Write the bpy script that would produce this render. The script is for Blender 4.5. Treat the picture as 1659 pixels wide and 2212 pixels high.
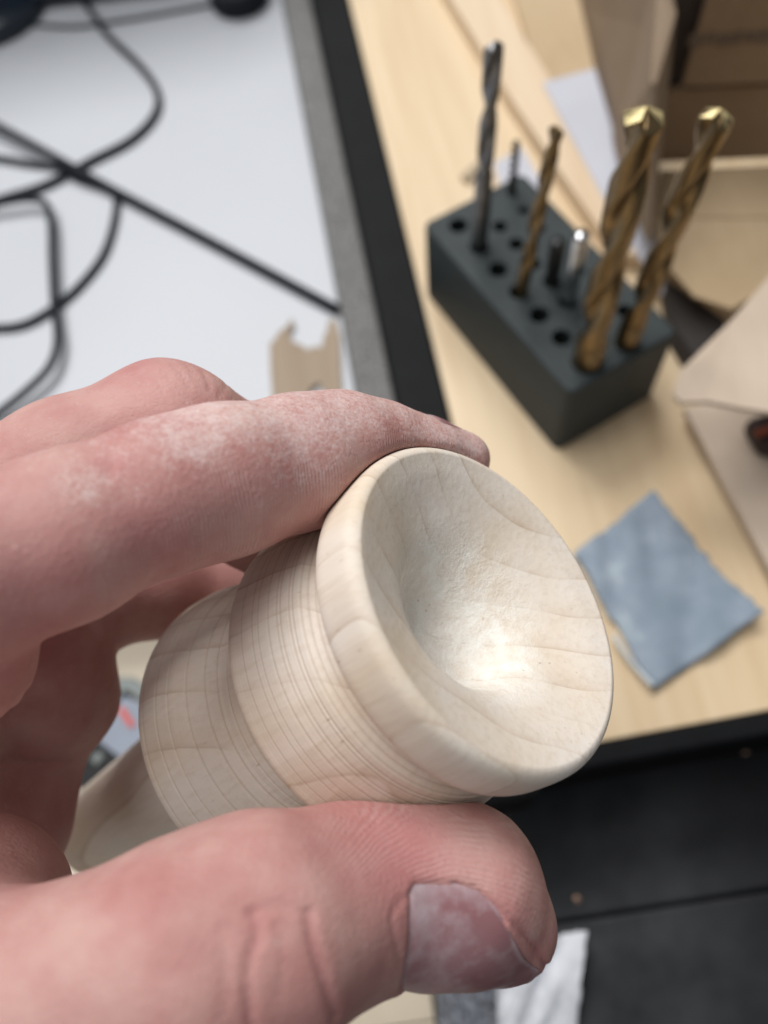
import bpy, bmesh, math, random
import numpy as np
from mathutils import Vector, Matrix

for o in list(bpy.data.objects):
    bpy.data.objects.remove(o)
scene = bpy.context.scene
COL = scene.collection
random.seed(4)

# ------------------------------------------------------------------ camera
F, CX, CY = 1790.0, 829.5, 1106.0          # focal length and centre on a 1659 x 2212 picture
HC = 0.270                                 # camera height above the workbench, metres
_U = np.array([-131.0, 844.0, F]); _U /= np.linalg.norm(_U)
_fw = np.array([0, 0, -1.0])
_Y = _fw - _fw.dot(_U) * _U; _Y /= np.linalg.norm(_Y)
_X = np.cross(_Y, _U)
CM = np.array([_X, _Y, _U])                # camera space -> world space rotation
cam = bpy.data.cameras.new("camera")
cam_ob = bpy.data.objects.new("camera", cam)
COL.objects.link(cam_ob)
cam_ob.matrix_world = Matrix.Translation((0, 0, HC)) @ Matrix(CM.tolist()).to_4x4()
cam.sensor_fit = 'VERTICAL'; cam.sensor_height = 36.0
cam.lens = F / 2212.0 * 36.0
cam.clip_start = 0.01; cam.clip_end = 30
cam.dof.use_dof = True
cam.dof.focus_distance = 0.123
cam.dof.aperture_fstop = cam.lens / 2.75
scene.camera = cam_ob

# ------------------------------------------------------------------ light
world = bpy.data.worlds.new("World"); scene.world = world
world.use_nodes = True
world.node_tree.nodes["Background"].inputs[0].default_value = (0.93, 0.97, 1.0, 1)
world.node_tree.nodes["Background"].inputs[1].default_value = 0.24
scene.view_settings.view_transform = 'Standard'
scene.view_settings.look = 'None'
scene.view_settings.exposure = 0.0
scene.view_settings.gamma = 1.0


def area(name, loc, target, sx, sy, power, color):
    l = bpy.data.lights.new(name, 'AREA'); l.shape = 'RECTANGLE'
    l.size = sx; l.size_y = sy; l.energy = power; l.color = color
    o = bpy.data.objects.new(name, l); COL.objects.link(o)
    o.location = loc
    d = Vector(target) - Vector(loc)
    o.rotation_euler = d.to_track_quat('-Z', 'Y').to_euler()
    return o


area("overhead_area_light", (-0.40, 1.75, 2.25), (0, 0.1, 0), 1.7, 0.8, 64, (1.0, 0.985, 0.965))
area("overhead_area_light", (-0.60, 0.35, 2.0), (-0.02, 0.05, 0.12), 1.2, 0.7, 20, (1.0, 0.98, 0.96))  # overhead fill lamp added to brighten the turned wood

# ------------------------------------------------------------------ helpers


def cw(p):
    """camera space millimetres -> world metres (array n x 3 or single)"""
    p = np.asarray(p, dtype=float)
    return p @ CM.T / 1000.0 + np.array([0, 0, HC])


def cray(px, py):
    return np.array([(px - CX) / F, (CY - py) / F, -1.0])


def cp(px, py, d):
    return cray(px, py) * d                # camera mm


def on(px, py, z=0.0):
    """the point of the horizontal plane z (metres) seen at that place"""
    d = CM @ cray(px, py)
    t = (z - HC) / d[2]
    return Vector((d[0] * t, d[1] * t, z))


def to_px(P):
    c = CM.T @ (np.array(P) - [0, 0, HC])
    return CX + F * c[0] / -c[2], CY - F * c[1] / -c[2], -c[2]


def height_at(base, py):
    lo, hi = base[2], HC - 0.03
    for _ in range(50):
        m = (lo + hi) / 2
        if to_px((base[0], base[1], m))[1] > py: lo = m
        else: hi = m
    return lo


def setup(o, label=None, cat=None, group=None, kind=None):
    if label: o['label'] = label
    if cat: o['category'] = cat
    if group: o['group'] = group
    if kind: o['kind'] = kind
    return o


def link(name, me, mat=None, parent=None, smooth=False):
    o = bpy.data.objects.new(name, me); COL.objects.link(o)
    if mat: me.materials.append(mat)
    if parent is not None: o.parent = parent
    if smooth:
        me.polygons.foreach_set('use_smooth', [True] * len(me.polygons))
    return o


def mesh(name, verts, faces, mat=None, parent=None, smooth=False):
    me = bpy.data.meshes.new(name)
    me.from_pydata([tuple(v) for v in verts], [], [tuple(f) for f in faces])
    me.update()
    return link(name, me, mat, parent, smooth)


def empty(name, loc=(0, 0, 0), rz=0):
    o = bpy.data.objects.new(name, None); COL.objects.link(o)
    o.location = loc; o.rotation_euler = (0, 0, rz); o.empty_display_size = 0.01
    return o


def prism(name, poly, z0, z1, mat, parent=None, bevel=0.0, segs=2, sub=0):
    """extrude a polygon (world xy) from z0 to z1"""
    bm = bmesh.new()
    vs = [bm.verts.new((p[0], p[1], z0)) for p in poly]
    f = bm.faces.new(vs)
    r = bmesh.ops.extrude_face_region(bm, geom=[f])
    for v in r['geom']:
        if isinstance(v, bmesh.types.BMVert): v.co.z = z1
    bmesh.ops.recalc_face_normals(bm, faces=bm.faces)
    if bevel:
        bmesh.ops.bevel(bm, geom=list(bm.edges), offset=bevel, segments=segs, affect='EDGES', profile=0.5)
    me = bpy.data.meshes.new(name); bm.to_mesh(me); bm.free()
    return link(name, me, mat, parent, smooth=False)


def rect(x0, y0, x1, y1):
    return [(x0, y0), (x1, y0), (x1, y1), (x0, y1)]


def catmull(pts, n=10):
    pts = [np.array(p, float) for p in pts]
    P = [2 * pts[0] - pts[1]] + pts + [2 * pts[-1] - pts[-2]]
    out = []
    for i in range(1, len(P) - 2):
        for k in range(n):
            t = k / n
            a, b, c, d = P[i - 1:i + 3]
            out.append(0.5 * (2 * b + (c - a) * t + (2 * a - 5 * b + 4 * c - d) * t * t + (3 * b - a - 3 * c + d) * t ** 3))
    out.append(P[-2])
    return out


def tube(name, pts, r, mat, parent=None, n=12, res=10):
    P = catmull(pts, res)
    verts, faces = [], []
    up = np.array([0, 0, 1.0])
    for i, p in enumerate(P):
        t = P[min(i + 1, len(P) - 1)] - P[max(i - 1, 0)]
        t /= np.linalg.norm(t) + 1e-12
        s = np.cross(t, up); s /= np.linalg.norm(s) + 1e-12
        w = np.cross(s, t)
        for k in range(n):
            a = 2 * math.pi * k / n
            verts.append(p + r * (math.cos(a) * s + math.sin(a) * w))
    for i in range(len(P) - 1):
        for k in range(n):
            a, b = i * n + k, i * n + (k + 1) % n
            faces.append((a, b, b + n, a + n))
    faces.append(tuple(range(n))[::-1]); m = (len(P) - 1) * n
    faces.append(tuple(m + k for k in range(n)))
    return mesh(name, verts, faces, mat, parent, True)


# ------------------------------------------------------------------ materials
class NT:
    def __init__(s, name):
        s.m = bpy.data.materials.new(name); s.m.use_nodes = True
        s.t = s.m.node_tree; s.b = s.t.nodes['Principled BSDF']

    def n(s, typ, **kw):
        nd = s.t.nodes.new(typ)
        for k, v in kw.items():
            if k.startswith('i_'):
                key = k[2:].replace('_', ' ')
                nd.inputs[key].default_value = v
            else: setattr(nd, k, v)
        return nd

    def l(s, a, b): s.t.links.new(a, b)

    def coords(s, scale=(1, 1, 1), rot=(0, 0, 0), loc=(0, 0, 0)):
        tc = s.n('ShaderNodeTexCoord'); mp = s.n('ShaderNodeMapping')
        mp.inputs['Scale'].default_value = scale; mp.inputs['Rotation'].default_value = rot
        mp.inputs['Location'].default_value = loc
        s.l(tc.outputs['Object'], mp.inputs['Vector']); return mp.outputs[0]

    def noise(s, vec, scale, detail=4, rough=0.55, dist=0.0):
        nd = s.n('ShaderNodeTexNoise'); nd.inputs['Scale'].default_value = scale
        nd.inputs['Detail'].default_value = detail; nd.inputs['Roughness'].default_value = rough
        nd.inputs['Distortion'].default_value = dist
        if vec: s.l(vec, nd.inputs['Vector'])
        return nd.outputs['Fac']

    def ramp(s, fac, stops, interp='LINEAR'):
        r = s.n('ShaderNodeValToRGB'); r.color_ramp.interpolation = interp
        e = r.color_ramp.elements
        while len(e) < len(stops): e.new(0.5)
        for el, (p, c) in zip(e, stops):
            el.position = p; el.color = c if len(c) == 4 else (*c, 1)
        s.l(fac, r.inputs[0]); return r.outputs[0]

    def math(s, op, a, b=None, c=None, clamp=False):
        nd = s.n('ShaderNodeMath', operation=op); nd.use_clamp = clamp
        for i, v in enumerate((a, b, c)):
            if v is None: continue
            if isinstance(v, (int, float)): nd.inputs[i].default_value = v
            else: s.l(v, nd.inputs[i])
        return nd.outputs[0]

    def mix(s, fac, a, b, mode='MIX'):
        nd = s.n('ShaderNodeMix', data_type='RGBA', blend_type=mode)
        for sock, v in ((nd.inputs[0], fac), (nd.inputs[6], a), (nd.inputs[7], b)):
            if isinstance(v, (int, float)): sock.default_value = v
            elif isinstance(v, tuple): sock.default_value = v if len(v) == 4 else (*v, 1)
            else: s.l(v, sock)
        return nd.outputs[2]

    def bump(s, h, strength=0.3, dist=0.0005, prev=None):
        nd = s.n('ShaderNodeBump'); nd.inputs['Strength'].default_value = strength
        nd.inputs['Distance'].default_value = dist
        s.l(h, nd.inputs['Height'])
        if prev: s.l(prev, nd.inputs['Normal'])
        s.l(nd.outputs[0], s.b.inputs['Normal']); return nd.outputs[0]

    def base(s, c, rough=None, metal=None, spec=None):
        if isinstance(c, tuple): s.b.inputs['Base Color'].default_value = (*c, 1)
        else: s.l(c, s.b.inputs['Base Color'])
        if rough is not None:
            if isinstance(rough, (int, float)): s.b.inputs['Roughness'].default_value = rough
            else: s.l(rough, s.b.inputs['Roughness'])
        if metal is not None: s.b.inputs['Metallic'].default_value = metal
        if spec is not None: s.b.inputs['Specular IOR Level'].default_value = spec
        return s.m


def mat_plain(name, col, rough=0.5, var=0.12, scale=60, metal=0, bump=0.15, spec=None):
    m = NT(name); v = m.coords()
    f = m.noise(v, scale, 5)
    c0 = tuple(max(0, x * (1 - var)) for x in col); c1 = tuple(min(1, x * (1 + var)) for x in col)
    c = m.ramp(f, [(0.3, c0), (0.7, c1)])
    m.base(c, rough, metal, spec)
    if bump: m.bump(m.noise(v, scale * 8, 4), bump, 0.0004)
    return m.m


def mat_pine(name, light, dark, rot=0.0, scale=1.0, rough=0.5):
    m = NT(name)
    v = m.coords((1, 0.055, 1), (0, 0, rot))
    f = m.noise(v, 190 * scale, 5, 0.6, 0.35)
    g = m.noise(m.coords((1, 0.09, 1), (0, 0, rot), (3, 1, 0)), 42 * scale, 3, 0.5, 0.5)
    mx = m.math('ADD', m.math('MULTIPLY', f, 0.45), m.math('MULTIPLY', g, 0.55))
    c = m.ramp(mx, [(0.34, dark), (0.47, tuple((a + b) / 2 for a, b in zip(light, dark))), (0.6, light)])
    m.base(c, rough)
    m.bump(f, 0.1, 0.0003)
    return m.m


def mat_card(name, light, dark):
    m = NT(name)
    v = m.coords((1, 0.25, 1), (0, 0, 0.4))
    f = m.noise(v, 300, 4)
    g = m.noise(m.coords(), 14, 3)
    c = m.ramp(m.math('ADD', m.math('MULTIPLY', f, 0.3), m.math('MULTIPLY', g, 0.7)), [(0.35, dark), (0.62, light)])
    m.base(c, 0.85); m.bump(f, 0.15, 0.0003)
    return m.m


# --- lathe-turned maple
def mat_maple():
    m = NT('turned_maple')
    # growth rings: sheets of a big cylinder whose pith lies outside the piece, grain along Z (the turning axis)
    w = m.n('ShaderNodeTexWave', wave_type='RINGS', rings_direction='Z', wave_profile='SAW')
    w.inputs['Scale'].default_value = 50; w.inputs['Distortion'].default_value = 3.2
    w.inputs['Detail'].default_value = 2.0; w.inputs['Detail Scale'].default_value = 0.7
    w.inputs['Detail Roughness'].default_value = 0.55
    m.l(m.coords((1, 1, 0.4), (0.10, 0.06, 0.0), (0.028, -0.064, 0)), w.inputs['Vector'])
    line = m.ramp(w.outputs['Fac'], [(0.0, (0, 0, 0)), (0.55, (0.05,) * 3), (0.88, (0.28,) * 3), (0.955, (0.62,) * 3), (0.975, (1, 1, 1)), (1.0, (0, 0, 0))])
    patch = m.noise(m.coords((1, 1, 0.35)), 55, 3)
    broken = m.ramp(m.noise(m.coords((1, 1, 0.5), (0, 0, 0), (2, 0, 0)), 70, 2), [(0.36, (0.12,) * 3), (0.60, (1, 1, 1))])
    fib = m.noise(m.coords((1, 1, 0.08)), 900, 4, 0.6)
    col = m.ramp(patch, [(0.30, (0.665, 0.555, 0.43)), (0.5, (0.73, 0.65, 0.565)), (0.70, (0.75, 0.695, 0.645))])
    col = m.mix(m.math('MULTIPLY', m.math('MULTIPLY', line, broken), 0.62), col, (0.38, 0.25, 0.15))
    col = m.mix(m.math('MULTIPLY', m.ramp(fib, [(0.48, (0, 0, 0)), (0.70, (1, 1, 1))]), 0.22), col, (0.47, 0.35, 0.24))
    # sanding dust settled in the cup and on the grain
    dustm = m.n('ShaderNodeAttribute', attribute_name='dust').outputs['Fac']
    dn = m.ramp(m.noise(m.coords(), 420, 5, 0.65), [(0.32, (0.25,) * 3), (0.62, (1, 1, 1))])
    dn2 = m.ramp(m.noise(m.coords(), 95, 3, 0.6), [(0.34, (0.35,) * 3), (0.56, (1, 1, 1))])
    df = m.math('MULTIPLY', m.math('MULTIPLY', dn, dn2), dustm, clamp=True)
    col = m.mix(df, col, (0.82, 0.80, 0.75))
    gr = m.n('ShaderNodeAttribute', attribute_name='groove').outputs['Fac']
    col = m.mix(m.math('MULTIPLY', gr, 0.4), col, (0.42, 0.32, 0.245))
    # pores and specks
    vo = m.n('ShaderNodeTexVoronoi', feature='F1'); vo.inputs['Scale'].default_value = 620
    m.l(m.coords((1, 1, 0.35)), vo.inputs['Vector'])
    sp = m.ramp(vo.outputs['Distance'], [(0.06, (1, 1, 1)), (0.15, (0, 0, 0))])
    spm = m.ramp(m.noise(m.coords(), 140, 3), [(0.5, (0, 0, 0)), (0.66, (1, 1, 1))])
    col = m.mix(m.math('MULTIPLY', m.math('MULTIPLY', sp, spm), 0.6), col, (0.36, 0.27, 0.19))
    m.base(col, 0.85, None, 0.1)
    b = m.bump(fib, 0.3, 0.0003)
    # dust is grainy
    b = m.bump(m.math('MULTIPLY', m.noise(m.coords(), 1500, 4, 0.7), dustm), 0.5, 0.0006, b)
    tw = m.n('ShaderNodeTexWave', wave_type='BANDS', bands_direction='Z')
    tw.inputs['Scale'].default_value = 520; tw.inputs['Distortion'].default_value = 0.6
    m.l(m.coords(), tw.inputs['Vector'])
    tool = m.n('ShaderNodeAttribute', attribute_name='tool').outputs['Fac']
    m.bump(m.math('MULTIPLY', tw.outputs['Fac'], tool), 0.06, 0.0002, b)
    m.b.inputs['Subsurface Weight'].default_value = 0.03
    m.b.inputs['Subsurface Radius'].default_value = (0.0012, 0.0008, 0.0005)
    m.b.inputs['Subsurface Scale'].default_value = 1.0
    return m.m


def mat_skin():
    m = NT('dusty_skin')
    v = m.coords()
    big = m.noise(v, 62, 3, 0.5)
    mid = m.noise(v, 190, 4, 0.6)
    col = m.ramp(m.math('ADD', m.math('MULTIPLY', big, 0.65), m.math('MULTIPLY', mid, 0.35)),
                 [(0.33, (0.41, 0.185, 0.170)), (0.47, (0.465, 0.240, 0.220)), (0.63, (0.53, 0.325, 0.292))])
    red = m.n('ShaderNodeAttribute', attribute_name='redness').outputs['Fac']
    col = m.mix(m.math('MULTIPLY', red, 0.5), col, (0.47, 0.15, 0.165))
    # chalky wood dust: fine grains, denser where it has settled
    dust = m.n('ShaderNodeAttribute', attribute_name='dust').outputs['Fac']
    n1 = m.noise(v, 420, 6, 0.75); n2 = m.noise(v, 2100, 3, 0.75)
    thr = m.math('SUBTRACT', m.math('ADD', m.math('MULTIPLY', n1, 0.5), m.math('MULTIPLY', n2, 0.5)), m.math('SUBTRACT', 0.67, m.math('MULTIPLY', dust, 0.30)))
    dm = m.math('MULTIPLY', thr, 4.2, clamp=True)
    vo = m.n('ShaderNodeTexVoronoi', feature='DISTANCE_TO_EDGE'); vo.inputs['Scale'].default_value = 950
    m.l(m.coords((1, 1, 1)), vo.inputs['Vector'])
    cell = vo.outputs['Distance']
    rc = m.n('ShaderNodeAttribute', attribute_name='ridge').outputs['Fac']
    rm = m.n('ShaderNodeAttribute', attribute_name='ridge_mask').outputs['Fac']
    wob = m.math('ADD', rc, m.math('MULTIPLY', m.noise(v, 260, 2), 0.9))
    s = m.math('SINE', m.math('MULTIPLY', wob, 2 * math.pi / 0.50))
    s01 = m.math('MULTIPLY_ADD', s, 0.5, 0.5)
    patch = m.ramp(m.noise(v, 170, 3), [(0.40, (0.15,) * 3), (0.6, (1, 1, 1))])
    ridge = m.math('MULTIPLY', m.math('MULTIPLY', s01, rm), patch)
    # dust sits in the fine furrows and shows pale
    dust_all = m.math('ADD', m.math('MULTIPLY', dm, 0.58), m.math('MULTIPLY', ridge, 0.20), clamp=True)
    col = m.mix(dust_all, col, (0.74, 0.655, 0.635))
    m.base(col, m.math('MULTIPLY_ADD', dust_all, 0.25, 0.6), None, 0.26)
    b = m.bump(m.math('SUBTRACT', 1.0, ridge), 0.5, 0.00022)
    b = m.bump(cell, 0.24, 0.0004, b)
    b = m.bump(m.noise(v, 1300, 5, 0.7), 0.30, 0.0004, b)
    m.bump(m.noise(v, 140, 3, 0.5), 0.30, 0.0008, b)
    m.b.inputs['Subsurface Weight'].default_value = 0.20
    m.b.inputs['Subsurface Radius'].default_value = (0.0026, 0.0011, 0.0007)
    m.b.inputs['Subsurface Scale'].default_value = 1.0
    return m.m


def mat_nail():
    m = NT('dusty_nail')
    v = m.coords()
    n = m.noise(v, 230, 4, 0.65)
    edge = m.n('ShaderNodeAttribute', attribute_name='edge').outputs['Fac']
    col = m.mix(0.0, (0.50, 0.225, 0.235), (0.5, 0.5, 0.5))
    col = m.mix(m.ramp(m.noise(v, 90, 2), [(0.35, (0, 0, 0)), (0.65, (0.6,) * 3)]), (0.27, 0.125, 0.135), (0.31, 0.185, 0.20))
    dm = m.math('MULTIPLY', m.math('SUBTRACT', m.math('ADD', n, m.math('MULTIPLY', edge, 0.33)), 0.52), 2.6, clamp=True)
    col = m.mix(m.math('MULTIPLY', dm, 0.5), col, (0.58, 0.53, 0.57))
    m.base(col, m.math('MULTIPLY_ADD', dm, 0.35, 0.38), None, 0.4)
    m.bump(n, 0.2, 0.0003)
    m.b.inputs['Subsurface Weight'].default_value = 0.15
    m.b.inputs['Subsurface Radius'].default_value = (0.0015, 0.0006, 0.0005)
    m.b.inputs['Subsurface Scale'].default_value = 1.0
    return m.m


M_MAPLE = mat_maple(); M_SKIN = mat_skin(); M_NAIL = mat_nail()
M_PINE = mat_pine('pale_birch_board', (0.70, 0.555, 0.37), (0.60, 0.44, 0.265))
M_STICK = mat_pine('planed_pine', (0.72, 0.58, 0.42), (0.62, 0.47, 0.31), 0.45)
M_WHITE = mat_plain('white_laminate', (0.46, 0.48, 0.52), 0.45, 0.03, 9, bump=0.05)
M_BLACK = mat_plain('black_metal_rail', (0.005, 0.0055, 0.0065), 0.6, 0.2, 90, bump=0.1, spec=0.12)
M_CASE0 = mat_plain('black_lacquer', (0.007, 0.0075, 0.009), 0.5, 0.35, 22, bump=0.08, spec=0.2)
_m = NT('sheen_black_lacquer'); _v = _m.coords()
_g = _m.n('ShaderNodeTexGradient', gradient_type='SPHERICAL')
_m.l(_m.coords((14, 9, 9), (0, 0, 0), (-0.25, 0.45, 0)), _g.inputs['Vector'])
_f = _m.math('MULTIPLY', _m.math('ADD', _g.outputs['Fac'], 0.12), _m.ramp(_m.noise(_v, 26, 4, 0.6), [(0.3, (0.15,) * 3), (0.7, (1, 1, 1))]))  # painted sheen: a soft grey reflection fading into the black
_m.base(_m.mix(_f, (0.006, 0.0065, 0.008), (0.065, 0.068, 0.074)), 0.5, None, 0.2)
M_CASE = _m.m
M_CABLE = mat_plain('black_rubber_cable', (0.016, 0.018, 0.024), 0.7, 0.2, 200, spec=0.2)
M_BLOCK = mat_plain('dark_green_grey_plastic', (0.030, 0.039, 0.041), 0.6, 0.15, 120, bump=0.2, spec=0.3)
M_STEEL = mat_plain('dull_drill_steel', (0.20, 0.20, 0.205), 0.34, 0.3, 260, metal=1.0)
M_DARKST = mat_plain('blackened_steel', (0.05, 0.05, 0.052), 0.4, 0.3, 260, metal=0.8)
M_CHROME = mat_plain('bright_chrome', (0.62, 0.63, 0.65), 0.15, 0.1, 100, metal=1.0, bump=0)
M_GOLD = mat_plain('titanium_gold_steel', (0.23, 0.16, 0.082), 0.28, 0.22, 90, metal=1.0, bump=0.05)
M_CARD = mat_card('brown_cardboard', (0.36, 0.245, 0.145), (0.29, 0.19, 0.11))
M_CARDL = mat_card('light_cardboard', (0.52, 0.395, 0.25), (0.45, 0.33, 0.20))
M_CARDP = mat_card('pale_card', (0.62, 0.51, 0.41), (0.56, 0.45, 0.35))
M_PAPER = mat_plain('white_paper', (0.50, 0.51, 0.57), 0.8, 0.05, 40)
M_FLOOR = mat_pine('pale_floor_laminate', (0.70, 0.61, 0.475), (0.66, 0.57, 0.44))
M_RED = mat_plain('red_plastic', (0.55, 0.045, 0.03), 0.45, 0.1, 80)
M_GREY = mat_plain('blue_grey_plastic', (0.21, 0.245, 0.31), 0.5, 0.1, 60)
M_SCREW = mat_plain('brass_screw', (0.45, 0.30, 0.22), 0.35, 0.2, 300, metal=1.0)


def mat_speckle(name, a, b, scale, lo=0.42, hi=0.6, bump=0.5, bd=0.001):
    m = NT(name); v = m.coords()
    f = m.noise(v, scale, 4, 0.7)
    m.base(m.ramp(f, [(lo, a), (hi, b)]), 0.9); m.bump(f, bump, bd)
    return m.m


M_FOAM = mat_speckle('speckled_grey_felt', (0.09, 0.092, 0.095), (0.26, 0.255, 0.245), 800)
M_KNIT = mat_speckle('grey_woven_wool', (0.06, 0.067, 0.085), (0.36, 0.38, 0.43), 520, 0.38, 0.66)

# ------------------------------------------------------------------ the setting
_e0, _e1, _fm = on(755, 0), on(962, 850), on(1500, 1564)
_eu = (_e0 - _e1).normalized(); _fu = Vector((_eu.y, -_eu.x, 0))
BANG = math.atan2(_fu.y, _fu.x)           # the bench is turned by this angle
_cn = _e1 + _eu * (_fm - _e1).dot(_eu)    # front left corner of the board
BX, BY = _cn.x, _cn.y
FZ = -0.72
fl = empty('floor', (0, 0, FZ)); fl['kind'] = 'structure'
prism('subfloor', rect(-3, -2.5, 3, 4), -0.03, -0.0025, M_BLACK, fl)
k = 0
for i in range(-4, 6):
    y0 = i * 0.19 - 0.02
    xo = (i * 0.37) % 1.2 - 1.8
    for j in range(3):
        prism('plank', rect(xo + j * 1.2 + 0.002, y0 + 0.002, xo + j * 1.2 + 1.198, y0 + 0.188), -0.002, 0.0, M_FLOOR, fl)

# white desk on the left
DZ = -0.012
dy = on(300, 1200, DZ).y
GX0 = BX - 0.0335
_dc = _cn + _eu * (on(300, 1200, DZ) - _cn).dot(_eu) - _fu * 0.0337
desk = empty('white_desk', (_dc.x, _dc.y, DZ), BANG)
setup(desk, 'white laminate desk top covered with loose black cables', 'desk')
d = prism('desk_top', rect(-0.9, 0, 0, 1.2), -0.025, 0, M_WHITE, desk, 0.001)
for sx in (-0.85, -0.06):
    for sy in (0.05, 1.1):
        prism('leg', rect(sx, sy, sx + 0.04, sy + 0.04), FZ - DZ, -0.025, M_BLACK, desk)

# workbench
bench = empty('workbench', (BX, BY, 0), BANG)
setup(bench, 'pale birch workbench board framed by black rails', 'workbench')
prism('board', rect(0, 0, 0.9, 1.0), -0.018, 0, M_PINE, bench, 0.0006)
prism('side_rail', rect(-0.0190, -0.012, -0.0003, 1.0), -0.04, 0.001, M_BLACK, bench, 0.0012)
prism('front_rail', rect(0.0002, -0.0072, 0.9, -0.0003), -0.04, 0.0006, M_BLACK, bench, 0.0012)
prism('felt_strip', rect(-0.0335, -0.012, -0.0193, 1.0), -0.03, -0.0035, M_FOAM, bench, 0.0015)
for sx in (0.05, 0.8):
    for sy in (0.05, 0.9):
        prism('leg', rect(sx, sy, sx + 0.045, sy + 0.045), FZ, -0.0185, M_BLACK, bench)

# black cabinet with two fronts under the bench edge
CZ = -0.045
cab_y = BY - 0.0078
c0 = on(1104, 1800, CZ); cr = on(1450, 1955, CZ)
cab = empty('black_cabinet', (c0.x, cab_y, CZ))
setup(cab, 'glossy black cabinet lid with small screws in front of the birch board', 'cabinet')
cl = cr.y - cab_y
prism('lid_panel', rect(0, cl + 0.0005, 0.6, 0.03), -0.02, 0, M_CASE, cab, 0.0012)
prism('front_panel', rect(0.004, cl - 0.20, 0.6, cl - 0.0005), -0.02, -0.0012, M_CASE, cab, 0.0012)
prism('carcass', rect(-0.012, cl - 0.198, 0.598, -0.002), -0.5, -0.0215, M_BLACK, cab)


def screw(px, py, z, r=0.0017):
    p = on(px, py, z) - Vector((c0.x, cab_y, CZ))
    bm = bmesh.new()
    bmesh.ops.create_uvsphere(bm, u_segments=16, v_segments=8, radius=r)
    for v in bm.verts: v.co.z = v.co.z * 0.45
    for dx, dyy in ((0.25, 1), (1, 0.25)):
        pass
    me = bpy.data.meshes.new('screw'); bm.to_mesh(me); bm.free()
    o = link('screw', me, M_SCREW, cab, True); o.location = p
    return o


screw(1365, 1637, CZ + 0.0002, 0.0022); screw(1609, 1622, CZ + 0.0002, 0.0013); screw(1247, 1942, CZ + 0.0002, 0.0014)

# ------------------------------------------------------------------ cables on the desk
CBL = 'black cables tangled on the white desk'
RC = 0.0019


def cable(pts, label, r=RC, zoff=0.0, zs=None):
    P = []
    for i, (x, y) in enumerate(pts):
        z = DZ + r + 0.0002 + zoff + (zs[i] if zs else 0)
        p = on(x, y, z); P.append((p.x, p.y, p.z))
    o = tube('cable', P, r, M_CABLE)
    return setup(o, label, 'cable', CBL)


cable([(-160, 195), (0, 275), (160, 363), (240, 408), (480, 535), (728, 668)],
      'thick straight black cable running down to the felt strip', 0.0021, 0.0, [0.0035, 0.0035, 0.0036, 0.0008, 0, 0])
cable([(120, -60), (190, 15), (232, 75), (300, 140), (338, 195), (335, 245), (285, 300), (200, 345), (158, 368), (90, 402), (0, 430), (-120, 470)],
      'black cable with a rounded bend right of the dark monitor foot', 0.0018, 0.0,
      [0.0] * 12)
cable([(-120, 325), (0, 342), (60, 352), (128, 362), (165, 385), (240, 415), (250, 455), (225, 545), (170, 618), (110, 668), (50, 700), (-20, 708), (-120, 700)],
      'black cable curving in a wide arc below the crossing', 0.0016, 0.0, [0, 0, 0, 0.0, .0, 0, 0, 0, 0, 0, 0, 0, 0])
cable([(-120, 455), (0, 438), (60, 430), (97, 438), (110, 480), (112, 560), (117, 660), (124, 735), (105, 795), (50, 850), (-20, 905), (-120, 985)],
      'black cable with a square bend running down the left edge', 0.0017, 0.0036,
      [0, 0, 0, 0, 0, 0, 0, 0, 0, -0.001, -0.002, -0.003])
cable([(60, 52), (160, 58), (260, 45), (360, 28), (480, 5), (620, -30)],
      'thin black cable stretched below the round black knob', 0.0009, 0.0)

# monitor with its foot at the far left of the desk
mo = on(-34, 22, DZ)
mon = empty('monitor', (mo.x, mo.y, DZ), BANG)
setup(mon, 'dark glossy monitor foot at the far corner of the white desk', 'monitor')
M_MON = mat_plain('blue_black_gloss', (0.010, 0.016, 0.026), 0.25, 0.2, 30, bump=0)


def disc_stack(name, prof, mat, parent, loc=(0, 0, 0), sx=1.0, sy=1.0, n=64):
    v, f = [], []
    for (r, z) in prof:
        for k in range(n):
            a = 2 * math.pi * k / n
            v.append((loc[0] + sx * r * math.cos(a), loc[1] + sy * r * math.sin(a), loc[2] + z))
    for i in range(len(prof) - 1):
        for k in range(n):
            a, b = i * n + k, i * n + (k + 1) % n
            f.append((a, b, b + n, a + n))
    f.append(tuple(range(n))[::-1]); f.append(tuple((len(prof) - 1) * n + k for k in range(n)))
    return mesh(name, v, f, mat, parent, True)


disc_stack('foot', [(0.033, 0.0), (0.0355, 0.001), (0.036, 0.003), (0.035, 0.006), (0.031, 0.009), (0.02, 0.0105), (0.0, 0.011)], M_MON, mon, (0, 0, 0), 1.0, 1.0)
_l0 = on(-200, 60, DZ) - mo; _l1 = on(455, -4, DZ) - mo
tube('front_bar', [(_l0.x, _l0.y + 0.006, 0.005), ((_l0.x + _l1.x) / 2, (_l0.y + _l1.y) / 2 + 0.007, 0.005), (_l1.x, _l1.y + 0.006, 0.005)], 0.0045, M_MON, mon)
tube('neck', [(-0.02, 0.005, 0.008), (-0.02, 0.02, 0.04), (-0.02, 0.038, 0.09)], 0.010, M_MON, mon)
prism('screen_panel', [(-0.25, 0.015), (0.17, 0.052), (0.17, 0.062), (-0.25, 0.025)], 0.035, 0.175, M_MON, mon, 0.003)

# round knob at the top edge
kp = on(519, 8, DZ)
kn = disc_stack('knob', [(0.0185, 0.0), (0.0192, 0.001), (0.0195, 0.010), (0.0185, 0.012), (0.016, 0.0125), (0.0155, 0.0115), (0.0, 0.0115)], M_CABLE, None)
kn.location = (kp.x, kp.y + 0.002, DZ + 0.0001); kn.scale = (0.82, 0.82, 0.9)
setup(kn, 'round black rubber puck at the far edge of the white desk', 'knob')

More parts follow.
